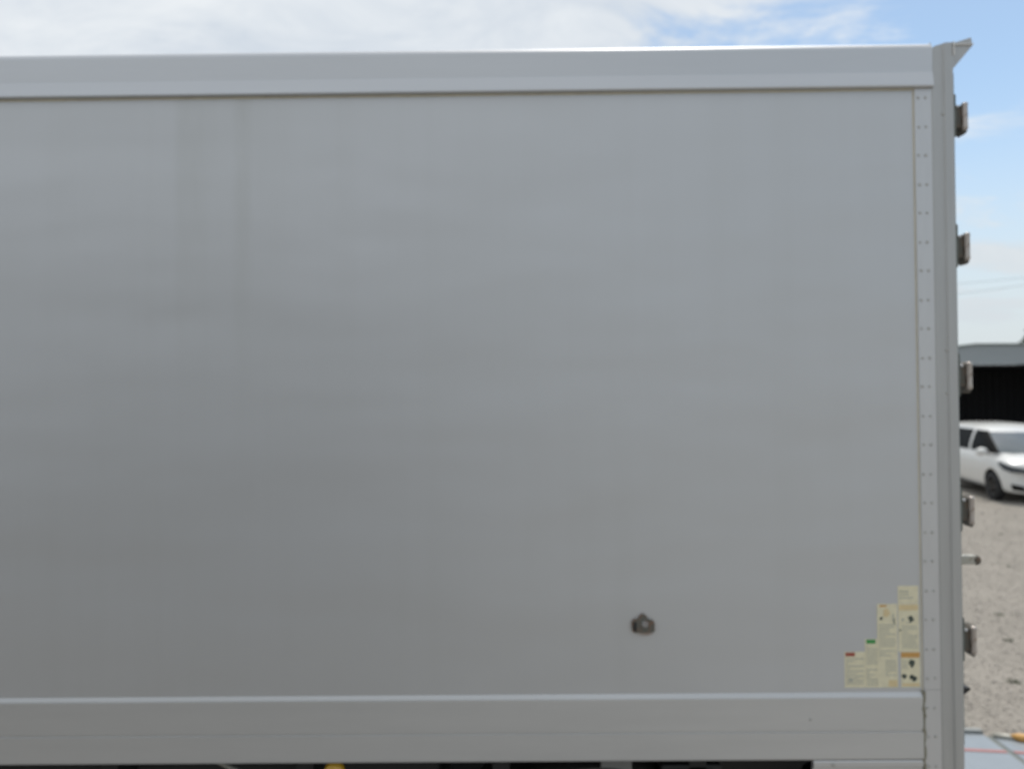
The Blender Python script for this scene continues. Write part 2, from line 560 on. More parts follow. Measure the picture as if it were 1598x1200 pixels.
# side panels, roof, front wall, floor
MB().box(TX0 + 0.06, 1.402, 0.0, 0.03, 1.30, 3.50).build('side_panel', M['panel'], truck)
MB().box(TX0 + 0.06, 1.402, TW - 0.03, TW, 1.30, 3.50).build('side_panel', M['panel'], truck)
MB().box(TX0, TX0 + 0.05, 0.0, TW, 1.12, 3.59).build('front_panel', M['door'], truck)
rp = [(0.02, 3.56), (0.02, 3.592), (0.5, 3.602), (TW / 2, 3.606), (TW - 0.5, 3.602), (TW - 0.02, 3.592), (TW - 0.02, 3.56)]
MB().extrude(rp, 'x', TX0 + 0.05, 1.455).build('roof', M['door'], truck)
MB().box(TX0 + 0.05, 1.5, 0.035, TW - 0.035, 1.10, 1.18).build('floor', M['black'], truck)

# top rail: flat band, step, outward leaning band, rolled lip
tr = [(0.03, 3.4505), (-0.004, 3.4505), (-0.0165, 3.4512), (-0.0195, 3.4530), (-0.0205, 3.457), (-0.0130, 3.5035),
      (-0.0100, 3.505), (-0.0130, 3.586), (-0.012, 3.594), (-0.006, 3.603), (0.0, 3.607), (0.018, 3.607), (0.018, 3.50), (0.03, 3.50)]
MB().extrude(tr, 'x', TX0, 1.460).build('top_rail', M['rail'], truck)
tr2 = [(TW - y, z) for y, z in tr]
MB().extrude(tr2, 'x', TX0, 1.460).build('top_rail', M['rail'], truck)
# brown sealant bead under the top rail
sb = MB()
n = 160
for i in range(n):
    xa = TX0 + (1.402 - TX0) * i / n
    xb = TX0 + (1.402 - TX0) * (i + 1) / n
    za = 3.4445 + 0.0004 * math.sin(i * 1.7) + 0.0004 * math.sin(i * 0.37)
    zb = 3.4445 + 0.0004 * math.sin((i + 1) * 1.7) + 0.0004 * math.sin((i + 1) * 0.37)
    sb.faces([(xa, -0.001, za), (xb, -0.001, zb), (xb, -0.006, zb + 0.004), (xa, -0.006, za + 0.004),
              (xb, -0.003, 3.4503), (xa, -0.003, 3.4503)], [(0, 1, 2, 3), (3, 2, 4, 5)], smooth=True)
sb.build('sealant_bead', M['bead'], truck)

# bottom rail: sky-facing chamfer, flat band, groove, flat band
br = [(0.03, 1.35), (-0.001, 1.35), (-0.0075, 1.3385), (-0.0090, 1.334), (-0.0090, 1.2235), (-0.0060, 1.2218), (-0.0060, 1.2168),
      (-0.0100, 1.2150), (-0.0100, 1.127), (-0.008, 1.1215), (0.03, 1.1215)]
MB().extrude(br, 'x', TX0, 1.394).build('bottom_rail', M['low_rail'], truck)
MB().extrude([(TW - y, z) for y, z in br], 'x', TX0, 1.394).build('bottom_rail', M['low_rail'], truck)

MB().lathe([(0.0055, 0.0), (0.005, -0.0015), (0.0, -0.002)], (1.005, -0.0088, 1.262), 'y', 10).build('rail_screw', M['rivet'], truck, loc=(1.005, -0.0088, 1.262))
# riveted flange of the corner post
fl = MB()
fl.extrude([(1.399, 0.03), (1.399, 0.0), (1.400, -0.0035), (1.4025, -0.0050), (1.458, -0.0050), (1.458, 0.03)],
           'z', 1.36, 3.4498)
flo = fl.build('post_flange', M['flange'], truck)
fl2 = MB().extrude([(1.4005, 0.03), (1.4005, -0.0050), (1.458, -0.0050), (1.458, 0.03)], 'z', 0.86, 1.359)
flo2 = fl2.build('post_flange', M['flange'], truck)
# dark seam line between the panel and the flange
MB().box(1.3945, 1.3986, -0.0012, 0.02, 1.352, 3.4440).build('seam_sealant', M['bead'], truck)
# wavy brown caulk between the bottom rail and the post
ck = MB()
for i in range(28):
    za, zb = 1.355 - i * 0.012, 1.355 - (i + 1) * 0.012
    def wv(k):
        return 0.0022 * math.sin(k * 0.9) + 0.0016 * math.sin(k * 2.1 + 1)
    ck.faces([(1.3935 + wv(i), -0.0098, za), (1.4025 + wv(i * 1.3), -0.0085, za), (1.4025 + wv((i + 1) * 1.3), -0.0085, zb), (1.3935 + wv(i + 1), -0.0098, zb),
              (1.3925, 0.0, za), (1.404, 0.0, za), (1.404, 0.0, zb), (1.3925, 0.0, zb)],
             [(0, 1, 2, 3), (0, 3, 7, 4), (1, 5, 6, 2)], smooth=True)
ck.build('corner_caulk', M['grime'], truck)

# rivets: one of them, then copies, two columns
rv = MB().lathe([(0.0054, 0.0), (0.0050, -0.0012), (0.0036, -0.0026), (0.0, -0.0032)], (1.4125, -0.0050, 3.417), 'y', 10)
rivet0 = rv.build('rivet', M['rivet'], flo, loc=(1.4125, -0.0050, 3.417))
first = True
k = 0
while True:
    z = 3.417 - k * 0.1009
    if z < 0.9:
        break
    par = flo if z > 1.36 else flo2
    for x in (1.4125, 1.4375):
        if first:
            first = False
            continue
        c = rivet0.copy()
        COL.objects.link(c)
        c.parent = par
        dx = 0.0016 * math.sin(k * 2.3)
        c.location = Vector((x + dx, -0.0050, z + 0.0012 * math.sin(k * 3.1 + x * 50))) - WORLD[par.name]
        s = 1.0 + 0.12 * math.sin(k * 1.9 + x * 90)
        c.scale = (s, 1, s)
    k += 1

# corner post, slightly hollow face with a rounded rear edge
pp = [(1.4583, 0.06), (1.4583, -0.0050), (1.4620, -0.0066), (1.4660, -0.0070), (1.4720, -0.0060), (1.4990, -0.0022), (1.5015, -0.0034),
      (1.5040, -0.0068), (1.5080, -0.0078), (1.5320, -0.0062), (1.5365, -0.0040), (1.5385, 0.0020), (1.5385, 0.06)]
po = MB()
CAP = [(1.4585, 3.576), (1.462, 3.588), (1.470, 3.597), (1.486, 3.605), (1.510, 3.609), (1.5386, 3.611)]


def cap_z(x):
    for (xa, za), (xb, zb) in zip(CAP, CAP[1:]):
        if xa <= x <= xb:
            return za + (zb - za) * (x - xa) / (xb - xa)
    return 3.611


nq = len(pp)
po.faces([(x, y, 0.86) for x, y in pp] + [(x, y, cap_z(x)) for x, y in pp],
         [(i, (i + 1) % nq, nq + (i + 1) % nq, nq + i) for i in range(nq)] + [tuple(range(nq))[::-1]])
for (xa, ya), (xb, yb) in zip(pp[1:-1], pp[2:-1]):
    po.faces([(xa, ya, cap_z(xa)), (xb, yb, cap_z(xb)), (xb, 0.06, cap_z(xb)), (xa, 0.06, cap_z(xa))], [(0, 1, 2, 3)])
post = po.build('corner_post', M['post'], truck)
MB().extrude([(x, TW - y) for x, y in pp], 'z', 0.86, 3.575).build('corner_post', M['post'], truck)
# rounded cap on top of the post
cp = [(x, z - 0.002) for x, z in CAP] + [(1.5385, 3.576)]
MB().extrude(cp, 'y', 0.058, TW - 0.058).build('rear_header', M['post'], truck)
# rain hood over the rear doors, its end plate facing the camera
hd = [(1.5395, 3.6115), (1.6065, 3.632), (1.6125, 3.604), (1.5395, 3.519)]
hood = MB().extrude(hd, 'y', 0.006, TW - 0.006).build('rain_hood', M['post'], truck)
MB().box(1.5400, 1.6120, -0.001, 0.0055, 3.6050, 3.6068).build('hood_fold', M['white'], hood)  # white stands in for the fold catching the sky
MB().box(1.5372, 1.5392, -0.0105, 0.004, 3.565, 3.6125).build('post_bead', M['white'], post)  # bright line at the post top, its highlight painted white
# faint screws on the post
for z in (3.36, 2.535, 2.385):
    MB().lathe([(0.006, 0.0), (0.005, -0.002), (0.0, -0.0025)], (1.4985, -0.0028, z), 'y', 10).build('screw', M['rivet'], post, loc=(1.4985, -0.0028, z))

# rear doors
for y0, y1 in ((0.028, TW / 2 - 0.006), (TW / 2 + 0.006, TW - 0.028)):
    dr = MB().box(1.515, 1.545, y0, y1, 1.16, 3.515, bev=0.004).build('rear_door', M['door'], truck)
    MB().box(1.5395, 1.5500, y0 - 0.012 if y0 < 1 else y1, y0 if y0 < 1 else y1 + 0.012, 1.16, 3.51).build('door_gasket', M['gasket'], dr)


# rear door hinges: leaf plate, dark arm, flared barrel
def hinge(z):
    h = MB()
    h.extrude([(1.5395, z - 0.080), (1.5480, z - 0.074), (1.5490, z + 0.072), (1.5395, z + 0.080)], 'y', 0.004, 0.075)
    ho = h.build('door_hinge', M['plate'], truck, loc=(1.545, 0.02, z))
    a = MB()
    a.extrude([(1.5485, z - 0.046), (1.552, z - 0.039), (1.567, z - 0.041), (1.574, z - 0.056), (1.582, z - 0.064), (1.5895, z - 0.056), (1.5885, z - 0.036), (1.578, z - 0.034),
               (1.578, z + 0.034), (1.5875, z + 0.036), (1.5870, z + 0.047), (1.576, z + 0.043), (1.562, z + 0.031), (1.552, z + 0.030), (1.5485, z + 0.038)],
              'y', 0.008, 0.05)
    a.build('hinge_arm', M['darksteel'], ho, loc=(1.56, 0.03, z))
    b = MB()
    b.lathe([(0.006, -0.052), (0.0095, -0.048), (0.0105, -0.040), (0.0095, -0.034), (0.0095, 0.030), (0.0105, 0.036), (0.0105, 0.042), (0.005, 0.045)],
            (1.5795, 0.004, z), 'z', 14)
    b.build('hinge_barrel', M['steel'], ho, loc=(1.5795, 0.004, z))
    s = MB().lathe([(0.0055, 0.0), (0.0045, -0.003), (0.0, -0.0035)], (1.5535, 0.0035, z + 0.032), 'y', 10)
    s.build('hinge_screw', M['rail'], ho, loc=(1.5535, 0.0035, z + 0.032))
    return ho


def copy_tree(o, parent, dz):
    c = o.copy()
    COL.objects.link(c)
    c.parent = parent
    if parent is truck:
        c.location.z += dz
    for ch in [q for q in KIDS if q.parent is o]:
        copy_tree(ch, c, 0)
    return c


h0 = hinge(3.357)
KIDS = [q for q in bpy.data.objects if q.parent is h0]
for z in (2.900, 2.448, 1.980, 1.529):
    copy_tree(h0, truck, z - 3.357)

# door catch sticking out behind, and a small dark bracket lower down
ct = MB()
ct.box(1.540, 1.596, 0.006, 0.030, 1.7865, 1.8180, bev=0.004)
cto = ct.build('door_catch', M['catch'], truck, loc=(1.57, 0.02, 1.802))
MB().lathe([(0.009, -0.012), (0.0165, -0.010), (0.0165, 0.010), (0.009, 0.012)], (1.597, 0.018, 1.8010), 'y', 14).build('catch_roller', M['darksteel'], cto, loc=(1.597, 0.018, 1.801))
MB().extrude([(1.5395, 1.334), (1.553, 1.342), (1.568, 1.3545), (1.566, 1.360), (1.5395, 1.3615)], 'y', 0.006, 0.05).build('lower_bracket', M['black'], truck)


# rusty lamp bracket left on the side panel
bk_ = MB()
bk_.extrude([(0.393, 1.5690), (0.391, 1.5990), (0.397, 1.6080), (0.412, 1.6110), (0.422, 1.6250), (0.432, 1.6285), (0.441, 1.6220),
             (0.449, 1.6100), (0.466, 1.6040), (0.470, 1.5960), (0.470, 1.5710), (0.463, 1.5650), (0.403, 1.5640)], 'y', -0.010, 0.002)
bko = bk_.build('lamp_bracket', M['rusty'], truck, loc=(0.432, 0, 1.59), label='small rusty bracket on the lower side panel')
MB().lathe([(0.0125, -0.010), (0.011, -0.014), (0.006, -0.0155), (0.0, -0.0155)], (0.436, 0, 1.593), 'y', 16).build('bracket_boss', M['boss'], bko, loc=(0.433, 0, 1.590))
MB().box(0.397, 0.406, -0.015, -0.0098, 1.571, 1.602, bev=0.002).build('bracket_rib', M['black'], bko)

# ------------------------------------------------------------------ warning stickers on the panel
SM = [M['paper'], M['paper_y'], M['print_grey'], M['print_dark'], M['print_red'], M['print_green'], M['print_orange']]
rt_ = random.Random(11)


def sticker(x0, x1, z0, z1, label, marks, base=0, lift=0.0):
    m = MB()
    yy = -0.0006 - lift
    m.box(x0, x1, yy, 0.001, z0, z1, base)

    def q(a, b, c, d, mi, lay=1):
        y = yy - 0.0003 * lay
        m.faces([(a, y, c), (b, y, c), (b, y, d), (a, y, d)], [(0, 1, 2, 3)], mi)
    for kind, *a in marks:
        if kind == 'bar':
            q(*a)
        elif kind == 'text':                      # rows of small illegible words
            xa, xb, za, zb, step = a
            z = zb
            while z - step * 0.45 > za:
                x = xa
                while x < xb - 0.003:
                    w = min(rt_.uniform(0.003, 0.010), xb - x)
                    q(x, x + w, z - step * 0.45, z, 2, 1)
                    x += w + 0.0016
                    if rt_.random() < 0.08:
                        break
                z -= step
        elif kind == 'blob':                      # small printed figure
            cx_, cz_, r_, mi = a
            pts = []
            for k_ in range(12):
                an = 2 * PI * k_ / 12
                rr_ = r_ * rt_.uniform(0.6, 1.15)
                pts.append((cx_ + rr_ * math.cos(an), yy - 0.0007, cz_ + rr_ * math.sin(an) * 1.1))
            m.faces(pts, [tuple(range(12))], mi)
    so = m.build('sticker', SM, truck, loc=((x0 + x1) / 2, 0, (z0 + z1) / 2), label=label, weld=False)
    return so


sticker(1.1290, 1.2000, 1.3665, 1.4900, 'cream sticker with a red header, lowest of the steps',
        [('bar', 1.1320, 1.1650, 1.4745, 1.4880, 4), ('text', 1.134, 1.196, 1.372, 1.468, 0.0085), ('blob', 1.150, 1.392, 0.009, 2)])
sticker(1.2005, 1.2680, 1.3665, 1.5340, 'cream sticker with a green header',
        [('bar', 1.2050, 1.2370, 1.5180, 1.5325, 5), ('text', 1.205, 1.262, 1.440, 1.510, 0.0085), ('text', 1.205, 1.255, 1.374, 1.430, 0.0085)], lift=0.0004)
sticker(1.2440, 1.3130, 1.3665, 1.6550, 'tall yellowed sticker with small figures at its top',
        [('bar', 1.252, 1.276, 1.645, 1.652, 6), ('blob', 1.276, 1.625, 0.013, 1), ('blob', 1.257, 1.605, 0.006, 3), ('bar', 1.297, 1.301, 1.592, 1.622, 2), ('bar', 1.301, 1.304, 1.585, 1.606, 3),
         ('text', 1.250, 1.308, 1.470, 1.585, 0.0082), ('text', 1.270, 1.308, 1.400, 1.46, 0.0082), ('bar', 1.280, 1.311, 1.369, 1.392, 1)], lift=0.0010)
sticker(1.3170, 1.3880, 1.6560, 1.7170, 'small plain cream sticker, topmost of the stack', [('text', 1.322, 1.383, 1.664, 1.700, 0.011)])
sticker(1.3170, 1.3890, 1.4890, 1.6550, 'white sticker with dark figures and text rows',
        [('bar', 1.320, 1.386, 1.632, 1.652, 1), ('blob', 1.362, 1.603, 0.011, 3), ('blob', 1.333, 1.600, 0.005, 2), ('text', 1.345, 1.384, 1.585, 1.592, 0.008), ('bar', 1.321, 1.326, 1.560, 1.568, 3), ('text', 1.330, 1.384, 1.498, 1.578, 0.008)])
sticker(1.3240, 1.3905, 1.3665, 1.4885, 'cream sticker with an orange header and three dark figures',
        [('bar', 1.3250, 1.3895, 1.4690, 1.4870, 6), ('blob', 1.363, 1.448, 0.013, 3), ('blob', 1.334, 1.405, 0.009, 3), ('blob', 1.360, 1.402, 0.008, 3), ('blob', 1.370, 1.395, 0.009, 3), ('text', 1.328, 1.348, 1.425, 1.460, 0.008), ('bar', 1.328, 1.388, 1.370, 1.380, 1)])

# ------------------------------------------------------------------ under the box
for y in (0.66, TW - 0.74):
    MB().box(TX0, 1.45, y, y + 0.08, 0.70, 1.0).build('chassis_rail', M['black'], truck)
for i in range(9):
    x = TX0 + 0.4 + i * 0.7
    MB().box(x, x + 0.06, 0.06, TW - 0.06, 1.0, 1.099).build('cross_member', M['black'], truck)
MB().box(-2.4, -0.3, 0.20, 0.64, 0.50, 1.04, bev=0.03).build('tool_box', M['black'], truck)
# side cover under the rail at the rear, with its bolt
sc_ = MB()
sc_.extrude([(0.012, 1.118), (-0.006, 1.118), (-0.010, 1.114), (-0.010, 1.098), (-0.004, 1.094), (-0.004, 0.84), (0.012, 0.84)], 'x', 1.014, 1.392)
sco = sc_.build('side_cover', M['low_rail'], truck)
MB().lathe([(0.007, 0.0), (0.007, -0.004), (0.0, -0.005)], (1.082, -0.0098, 1.106), 'y', 6, smooth=False).build('cover_bolt', M['rivet'], sco, loc=(1.082, -0.0098, 1.106))


def truck_wheel(x, y, side):
    w = MB()
    w.lathe([(0.24, -0.12), (0.36, -0.125), (0.395, -0.10), (0.40, 0.0), (0.395, 0.10), (0.36, 0.125), (0.24, 0.12)], (x, y, 0.40), 'y', 32)
    wo = w.build('wheel', M['rubber'], truck, loc=(x, y, 0.40))
    r = MB()
    r.lathe([(0.0, side * 0.03), (0.07, side * 0.03), (0.09, side * 0.09), (0.19, side * 0.07), (0.238, side * 0.12)], (x, y, 0.40), 'y', 24)
    r.build('rim', M['alloy'], wo, loc=(x, y, 0.40))


for x in (0.27, -3.6):
    truck_wheel(x, 0.20, -1)
    truck_wheel(x, TW - 0.20, 1)
# curved mudguard over the rear wheel
mg = MB()
arc = [(0.27 + 0.60 * math.cos(a), 0.468 + 0.60 * math.sin(a)) for a in [R(35 + 110 * i / 20) for i in range(21)]]
arc_i = [(0.27 + 0.588 * math.cos(a), 0.468 + 0.588 * math.sin(a)) for a in [R(35 + 110 * i / 20) for i in range(21)]][::-1]
mg.extrude(arc + arc_i, 'y', 0.05, 0.42)
mgo = mg.build('mudguard', material('mudguard_plastic', (0.075, 0.066, 0.06), 0.7, noise=0.3, nscale=10), truck)
MB().box(0.285, 0.395, 0.055, 0.075, 0.99, 1.0995, bev=0.003).build('mudguard_bracket', material('bracket_grey', (0.22, 0.22, 0.21), 0.7, noise=0.25, nscale=25), mgo)
bb = MB().box(0.50, 0.715, 0.06, 0.34, 0.70, 1.072, bev=0.008).build('battery_box', M['black'], truck)
MB().box(0.527, 0.690, 0.045, 0.0585, 0.76, 1.055, bev=0.004).build('box_lid', material('lid_tan', (0.23, 0.20, 0.175), 0.75, noise=0.25, nscale=12), bb)
# amber marker lamp and pale stay bar
lm = MB().lathe([(0.036, 0.006), (0.036, -0.006), (0.030, -0.018), (0.016, -0.026), (0.0, -0.028)], (-0.657, 0.035, 1.074), 'y', 22)
lmo = lm.build('marker_lamp', M['lamp_y'], truck, loc=(-0.657, 0.035, 1.074), label='round amber side marker lamp')
MB().box(-0.675, -0.640, 0.042, 0.055, 1.03, 1.118).build('lamp_bracket_plate', M['black'], lmo)
MB().tube([(-1.125, 0.10, 1.092), (-1.03, 0.09, 1.050), (-0.90, 0.09, 0.985), (-0.80, 0.10, 0.93)], 0.0095, 8).build('stay_bar', M['catch'], truck)

# tail lift let down behind the truck: tilted plate, hinge joint, raised far kerb, orange tip
def LZ(x):
    return 0.245 - 0.045 * (x - 1.65) / 1.3


lift_o = None
tl = MB()
x0, x1 = 1.66, 2.945
tl.faces([(x0, 0.08, LZ(x0)), (x1, 0.08, LZ(x1)), (x1, 2.16, LZ(x1)), (x0, 2.16, LZ(x0)),
          (x0, 0.08, LZ(x0) - 0.06), (x1, 0.08, LZ(x1) - 0.05), (x1, 2.16, LZ(x1) - 0.05), (x0, 2.16, LZ(x0) - 0.06)],
         [(0, 1, 2, 3), (4, 7, 6, 5), (0, 4, 5, 1), (1, 5, 6, 2), (2, 6, 7, 3), (3, 7, 4, 0)])
lift_o = tl.build('tail_lift', M['lift'], truck, label='pale blue grey tail lift plate lowered behind the truck')
x2, x3 = 2.985, 3.42
tp = MB()
tp.faces([(x2, 0.08, LZ(x2)), (x3, 0.08, LZ(x3) - 0.01), (x3, 2.10, LZ(x3) - 0.01), (x2, 2.12, LZ(x2)),
          (x2, 0.08, LZ(x2) - 0.05), (x3, 0.08, LZ(x3) - 0.03), (x3, 2.10, LZ(x3) - 0.03), (x2, 2.12, LZ(x2) - 0.05)],
         [(0, 1, 2, 3), (4, 7, 6, 5), (0, 4, 5, 1), (1, 5, 6, 2), (2, 6, 7, 3), (3, 7, 4, 0)])
tp.build('lift_tip', M['lift'], lift_o)
MB().box(2.943, 2.987, 0.08, 2.14, LZ(2.965) - 0.045, LZ(2.965) - 0.004).build('lift_hinge', material('joint_grey', (0.15, 0.165, 0.155), 0.7, noise=0.25, nscale=20), lift_o)
kb = MB()
kb.faces([(x0, 2.165, LZ(x0) - 0.06), (x0, 2.165, LZ(x0) + 0.022), (x0, 2.205, LZ(x0) + 0.022), (x0, 2.205, LZ(x0) - 0.06),
          (2.95, 2.165, LZ(2.95) - 0.05), (2.95, 2.165, LZ(2.95) + 0.020), (2.95, 2.205, LZ(2.95) + 0.020), (2.95, 2.205, LZ(2.95) - 0.05)],
         [(0, 1, 2, 3), (4, 7, 6, 5), (0, 4, 5, 1), (1, 5, 6, 2), (2, 6, 7, 3), (3, 7, 4, 0)])
kb.build('lift_kerb', M['lift_edge'], lift_o)
tk = MB()
tk.tube([(2.99, 2.125, LZ(2.99) + 0.008), (3.16, 2.095, LZ(3.16) + 0.008)], 0.018, 10)
tk.build('tip_kerb', M['catch'], lift_o)
ot = MB()
ot.tube([(3.085, 2.105, LZ(3.09) + 0.018), (3.13, 2.09, LZ(3.13) + 0.016), (3.34, 2.03, LZ(3.34) + 0.008)], [0.010, 0.026, 0.026], 12)
ot.build('orange_flap', M['orange'], lift_o, label='orange marker on the corner of the tail lift')
rl = MB()
rl.faces([(x0 + 0.02, 2.0, LZ(x0 + 0.02) + 0.003), (x1 - 0.003, 1.942, LZ(x1) + 0.003), (x1 - 0.003, 1.912, LZ(x1) + 0.003), (x0 + 0.02, 1.97, LZ(x0 + 0.02) + 0.003)], [(0, 1, 2, 3)])
rl.build('red_line', M['red_line'], lift_o)
rl = MB()
rl.faces([(x2 + 0.003, 1.940, LZ(x2) + 0.003), (x3 - 0.01, 1.905, LZ(x3) - 0.0065), (x3 - 0.01, 1.875, LZ(x3) - 0.0065), (x2 + 0.003, 1.910, LZ(x2) + 0.003)], [(0, 1, 2, 3)])
rl.build('red_line', M['red_line'], lift_o)
for y in (0.45, TW - 0.5):
    MB().box(1.30, 1.70, y, y + 0.06, 0.16, 0.24).build('lift_arm', M['black'], lift_o)
    MB().tube([(1.2, y + 0.03, 0.85), (1.45, y + 0.03, 0.22)], 0.045, 10).build('lift_ram', M['black'], lift_o)


# ------------------------------------------------------------------ the parked car
def build_car():
    th = math.asin(-0.17)
    fwd = Vector((math.sin(th), -math.cos(th), 0))
    side = Vector((fwd.y, -fwd.x, 0))            # the car's right hand side, towards the truck
    A = Vector((10.19, 13.40, 0)) - side * 0.0   # contact of the right front wheel
    C = A - side * 0.845                         # on the centre line, at the front axle
    car = thing('parked_car', C, 'white compact hatchback parked nose out before the dark garage', 'car')

    def W(u, v, w):                              # u forward, v to the car's right, w up
        p = C + fwd * u + side * v
        return (p.x, p.y, w)

    # lower body: stations along u, half section from the sill over the shoulder to the centre
    ST = [(-3.05, 0.70, 0.34, 0.62, 0.90, 0.93), (-2.9, 0.79, 0.26, 0.62, 0.97, 1.00), (-2.4, 0.835, 0.22, 0.60, 0.99, 1.02),
          (-1.6, 0.845, 0.20, 0.60, 0.985, 1.02), (-0.8, 0.845, 0.20, 0.60, 0.975, 1.02), (-0.35, 0.845, 0.20, 0.60, 0.965, 1.03),
          (0.0, 0.845, 0.20, 0.60, 0.945, 1.045), (0.22, 0.835, 0.20, 0.58, 0.905, 0.985), (0.42, 0.80, 0.19, 0.56, 0.85, 0.915),
          (0.56, 0.735, 0.20, 0.53, 0.79, 0.835), (0.64, 0.63, 0.24, 0.50, 0.72, 0.745)]
    bm = bmesh.new()
    rings = []
    for (u, hw, zb, zm, zs, zt) in ST:
        half = [(0.0, zb), (hw * 0.80, zb), (hw * 0.955, zb + 0.05), (hw * 0.985, zm - 0.12), (hw * 0.995, zm), (hw * 0.985, zm + 0.14),
                (hw * 0.955, zs - 0.02), (hw * 0.90, zs + 0.01), (hw * 0.6, zt - 0.012), (0.0, zt)]
        full = half + [(-a, b) for a, b in half[-2:0:-1]]
        # the nose is rounded in plan: the middle reaches further forward
        rings.append([bm.verts.new(W(u + (0.13 * (1 - (a / max(hw, 0.01)) ** 2) if u > 0.2 else (-0.06 * (1 - (a / hw) ** 2) if u < -2.95 else 0)), a, b)) for a, b in full])
    n = len(rings[0])
    for i in range(len(rings) - 1):
        for k in range(n):
            f = bm.faces.new((rings[i][k], rings[i][(k + 1) % n], rings[i + 1][(k + 1) % n], rings[i + 1][k]))
            f.smooth = True
    bm.faces.new(rings[0][::-1])
    bm.faces.new(rings[-1])
    bmesh.ops.recalc_face_normals(bm, faces=list(bm.faces))
    me = bpy.data.meshes.new('body_cage')
    bm.to_mesh(me)
    bm.free()
    me.materials.append(M['car'])
    me.materials.append(M['trim'])
    tmp = bpy.data.objects.new('body_cage', me)
    COL.objects.link(tmp)
    sub = tmp.modifiers.new('sub', 'SUBSURF')
    sub.levels = sub.render_levels = 2
    cut = MB()
    axle_rot = []
    for u in (0.0, -2.5):
        for sgn in (1, -1):
            vs, fs = [], []
            S = 28
            for vv in (0.58 * sgn, 1.0 * sgn):
                for k in range(S):
                    a = 2 * PI * k / S
                    vs.append(W(u + 0.36 * math.cos(a), vv, 0.315 + 0.36 * math.sin(a)))
            fs = [(k, (k + 1) % S, S + (k + 1) % S, S + k) for k in range(S)] + [tuple(range(S))[::-1], tuple(range(S, 2 * S))]
            cut.faces(vs, fs, 1)
    co = cut.build('arch_cutter', [M['car'], M['trim']])
    bo = tmp.modifiers.new('bool', 'BOOLEAN')
    bo.operation = 'DIFFERENCE'
    bo.object = co
    bo.solver = 'EXACT'
    dg = bpy.context.evaluated_depsgraph_get()
    dg.update()
    mesh = bpy.data.meshes.new_from_object(tmp.evaluated_get(dg))
    bpy.data.objects.remove(tmp, do_unlink=True)
    bpy.data.objects.remove(co, do_unlink=True)
    mesh.name = 'body'
    mesh.transform(Matrix.Translation(-C))
    body = bpy.data.objects.new('body', mesh)
    COL.objects.link(body)
    body.parent = car
    WORLD['body'] = C.copy()

    # greenhouse: lofted cabin, white roof and pillars
    LV = [(0.955, 0.10, -2.98, 0.765), (1.10, -0.08, -2.97, 0.755), (1.30, -0.45, -2.90, 0.70), (1.46, -0.76, -2.80, 0.635), (1.535, -0.96, -2.70, 0.575),
          (1.585, -1.20, -2.45, 0.43), (1.605, -1.35, -2.1, 0.22)]
    cab = MB()
    R_ = []
    for (z, uf, ur, hw) in LV:
        ring = []
        for t in (-1, -0.8, -0.4, 0, 0.4, 0.8, 1):
            ring.append(W(uf + 0.20 * (1 - t * t) * (1 if z < 1.5 else 0.6), t * hw, z))
        for q in (0.25, 0.5, 0.75):
            ring.append(W(uf + (ur - uf) * q, hw * (1.015 if z < 1.55 else 1.0), z))
        for t in (1, 0.6, 0, -0.6, -1):
            ring.append(W(ur - 0.10 * (1 - t * t), t * hw, z))
        for q in (0.75, 0.5, 0.25):
            ring.append(W(uf + (ur - uf) * q, -hw * (1.015 if z < 1.55 else 1.0), z))
        R_.append(ring)
    n = len(R_[0])
    vs = [p for r in R_ for p in r]
    fs = [(i * n + k, i * n + (k + 1) % n, (i + 1) * n + (k + 1) % n, (i + 1) * n + k) for i in range(len(R_) - 1) for k in range(n)]
    fs.append(tuple((len(R_) - 1) * n + k for k in range(n)))
    cab.faces(vs, fs, 0, True)
    cab.build('cabin', M['car'], car, loc=C)

    def lv(z):
        for a, b in zip(LV, LV[1:]):
            if a[0] <= z <= b[0]:
                f = (z - a[0]) / (b[0] - a[0])
                return [a[i] + (b[i] - a[i]) * f for i in range(4)]
        return LV[-1]

    # windscreen pane, following the curved front, a few mm proud
    ws = MB()
    Z = [1.02, 1.10, 1.2, 1.28, 1.34, 1.39, 1.425]
    T = [-0.90, -0.6, -0.3, 0, 0.3, 0.6, 0.90]
    vs = []
    for z in Z:
        _, uf, ur, hw = lv(z)
        for t in T:
            vs.append(W(uf + 0.20 * (1 - t * t) * (1 if z < 1.5 else 0.9) + 0.008, t * hw, z + 0.006))
    m7 = len(T)
    ws.faces(vs, [(i * m7 + k, i * m7 + k + 1, (i + 1) * m7 + k + 1, (i + 1) * m7 + k) for i in range(len(Z) - 1) for k in range(m7 - 1)], 0, True)
    ws.build('windscreen', M['screen'], car, loc=C)
    # side panes
    for sgn in (1, -1):
        for name, ua, ub, slope in (('side_window', 0.0, -1.12, 1), ('side_window', -1.24, -2.15, 0), ('quarter_window', -2.25, -2.78, 0)):
            sw = MB()
            vs = []
            ZZ = [1.01, 1.12, 1.24, 1.36, 1.46]
            for z in ZZ:
                _, uf, ur, hw = lv(z)
                a = min(ua, uf - 0.10) if slope else ua
                if name == 'quarter_window':
                    b = ub + (z - 1.01) * 0.22
                else:
                    b = ub
                for q in (0, 0.33, 0.66, 1):
                    uu = a + (b - a) * q
                    rel = (uu - uf) / (ur - uf)
                    bulge = 1 + 0.015 * min(1, min(rel, 1 - rel) / 0.25)
                    vs.append(W(uu, sgn * (hw * bulge + 0.005), z))
            sw.faces(vs, [(i * 4 + k, i * 4 + k + 1, (i + 1) * 4 + k + 1, (i + 1) * 4 + k) for i in range(4) for k in range(3)], 0, True)
            sw.build(name, M['glass'], car, loc=C)
        # black A pillar beside the screen
        ap = MB()
        vs = []
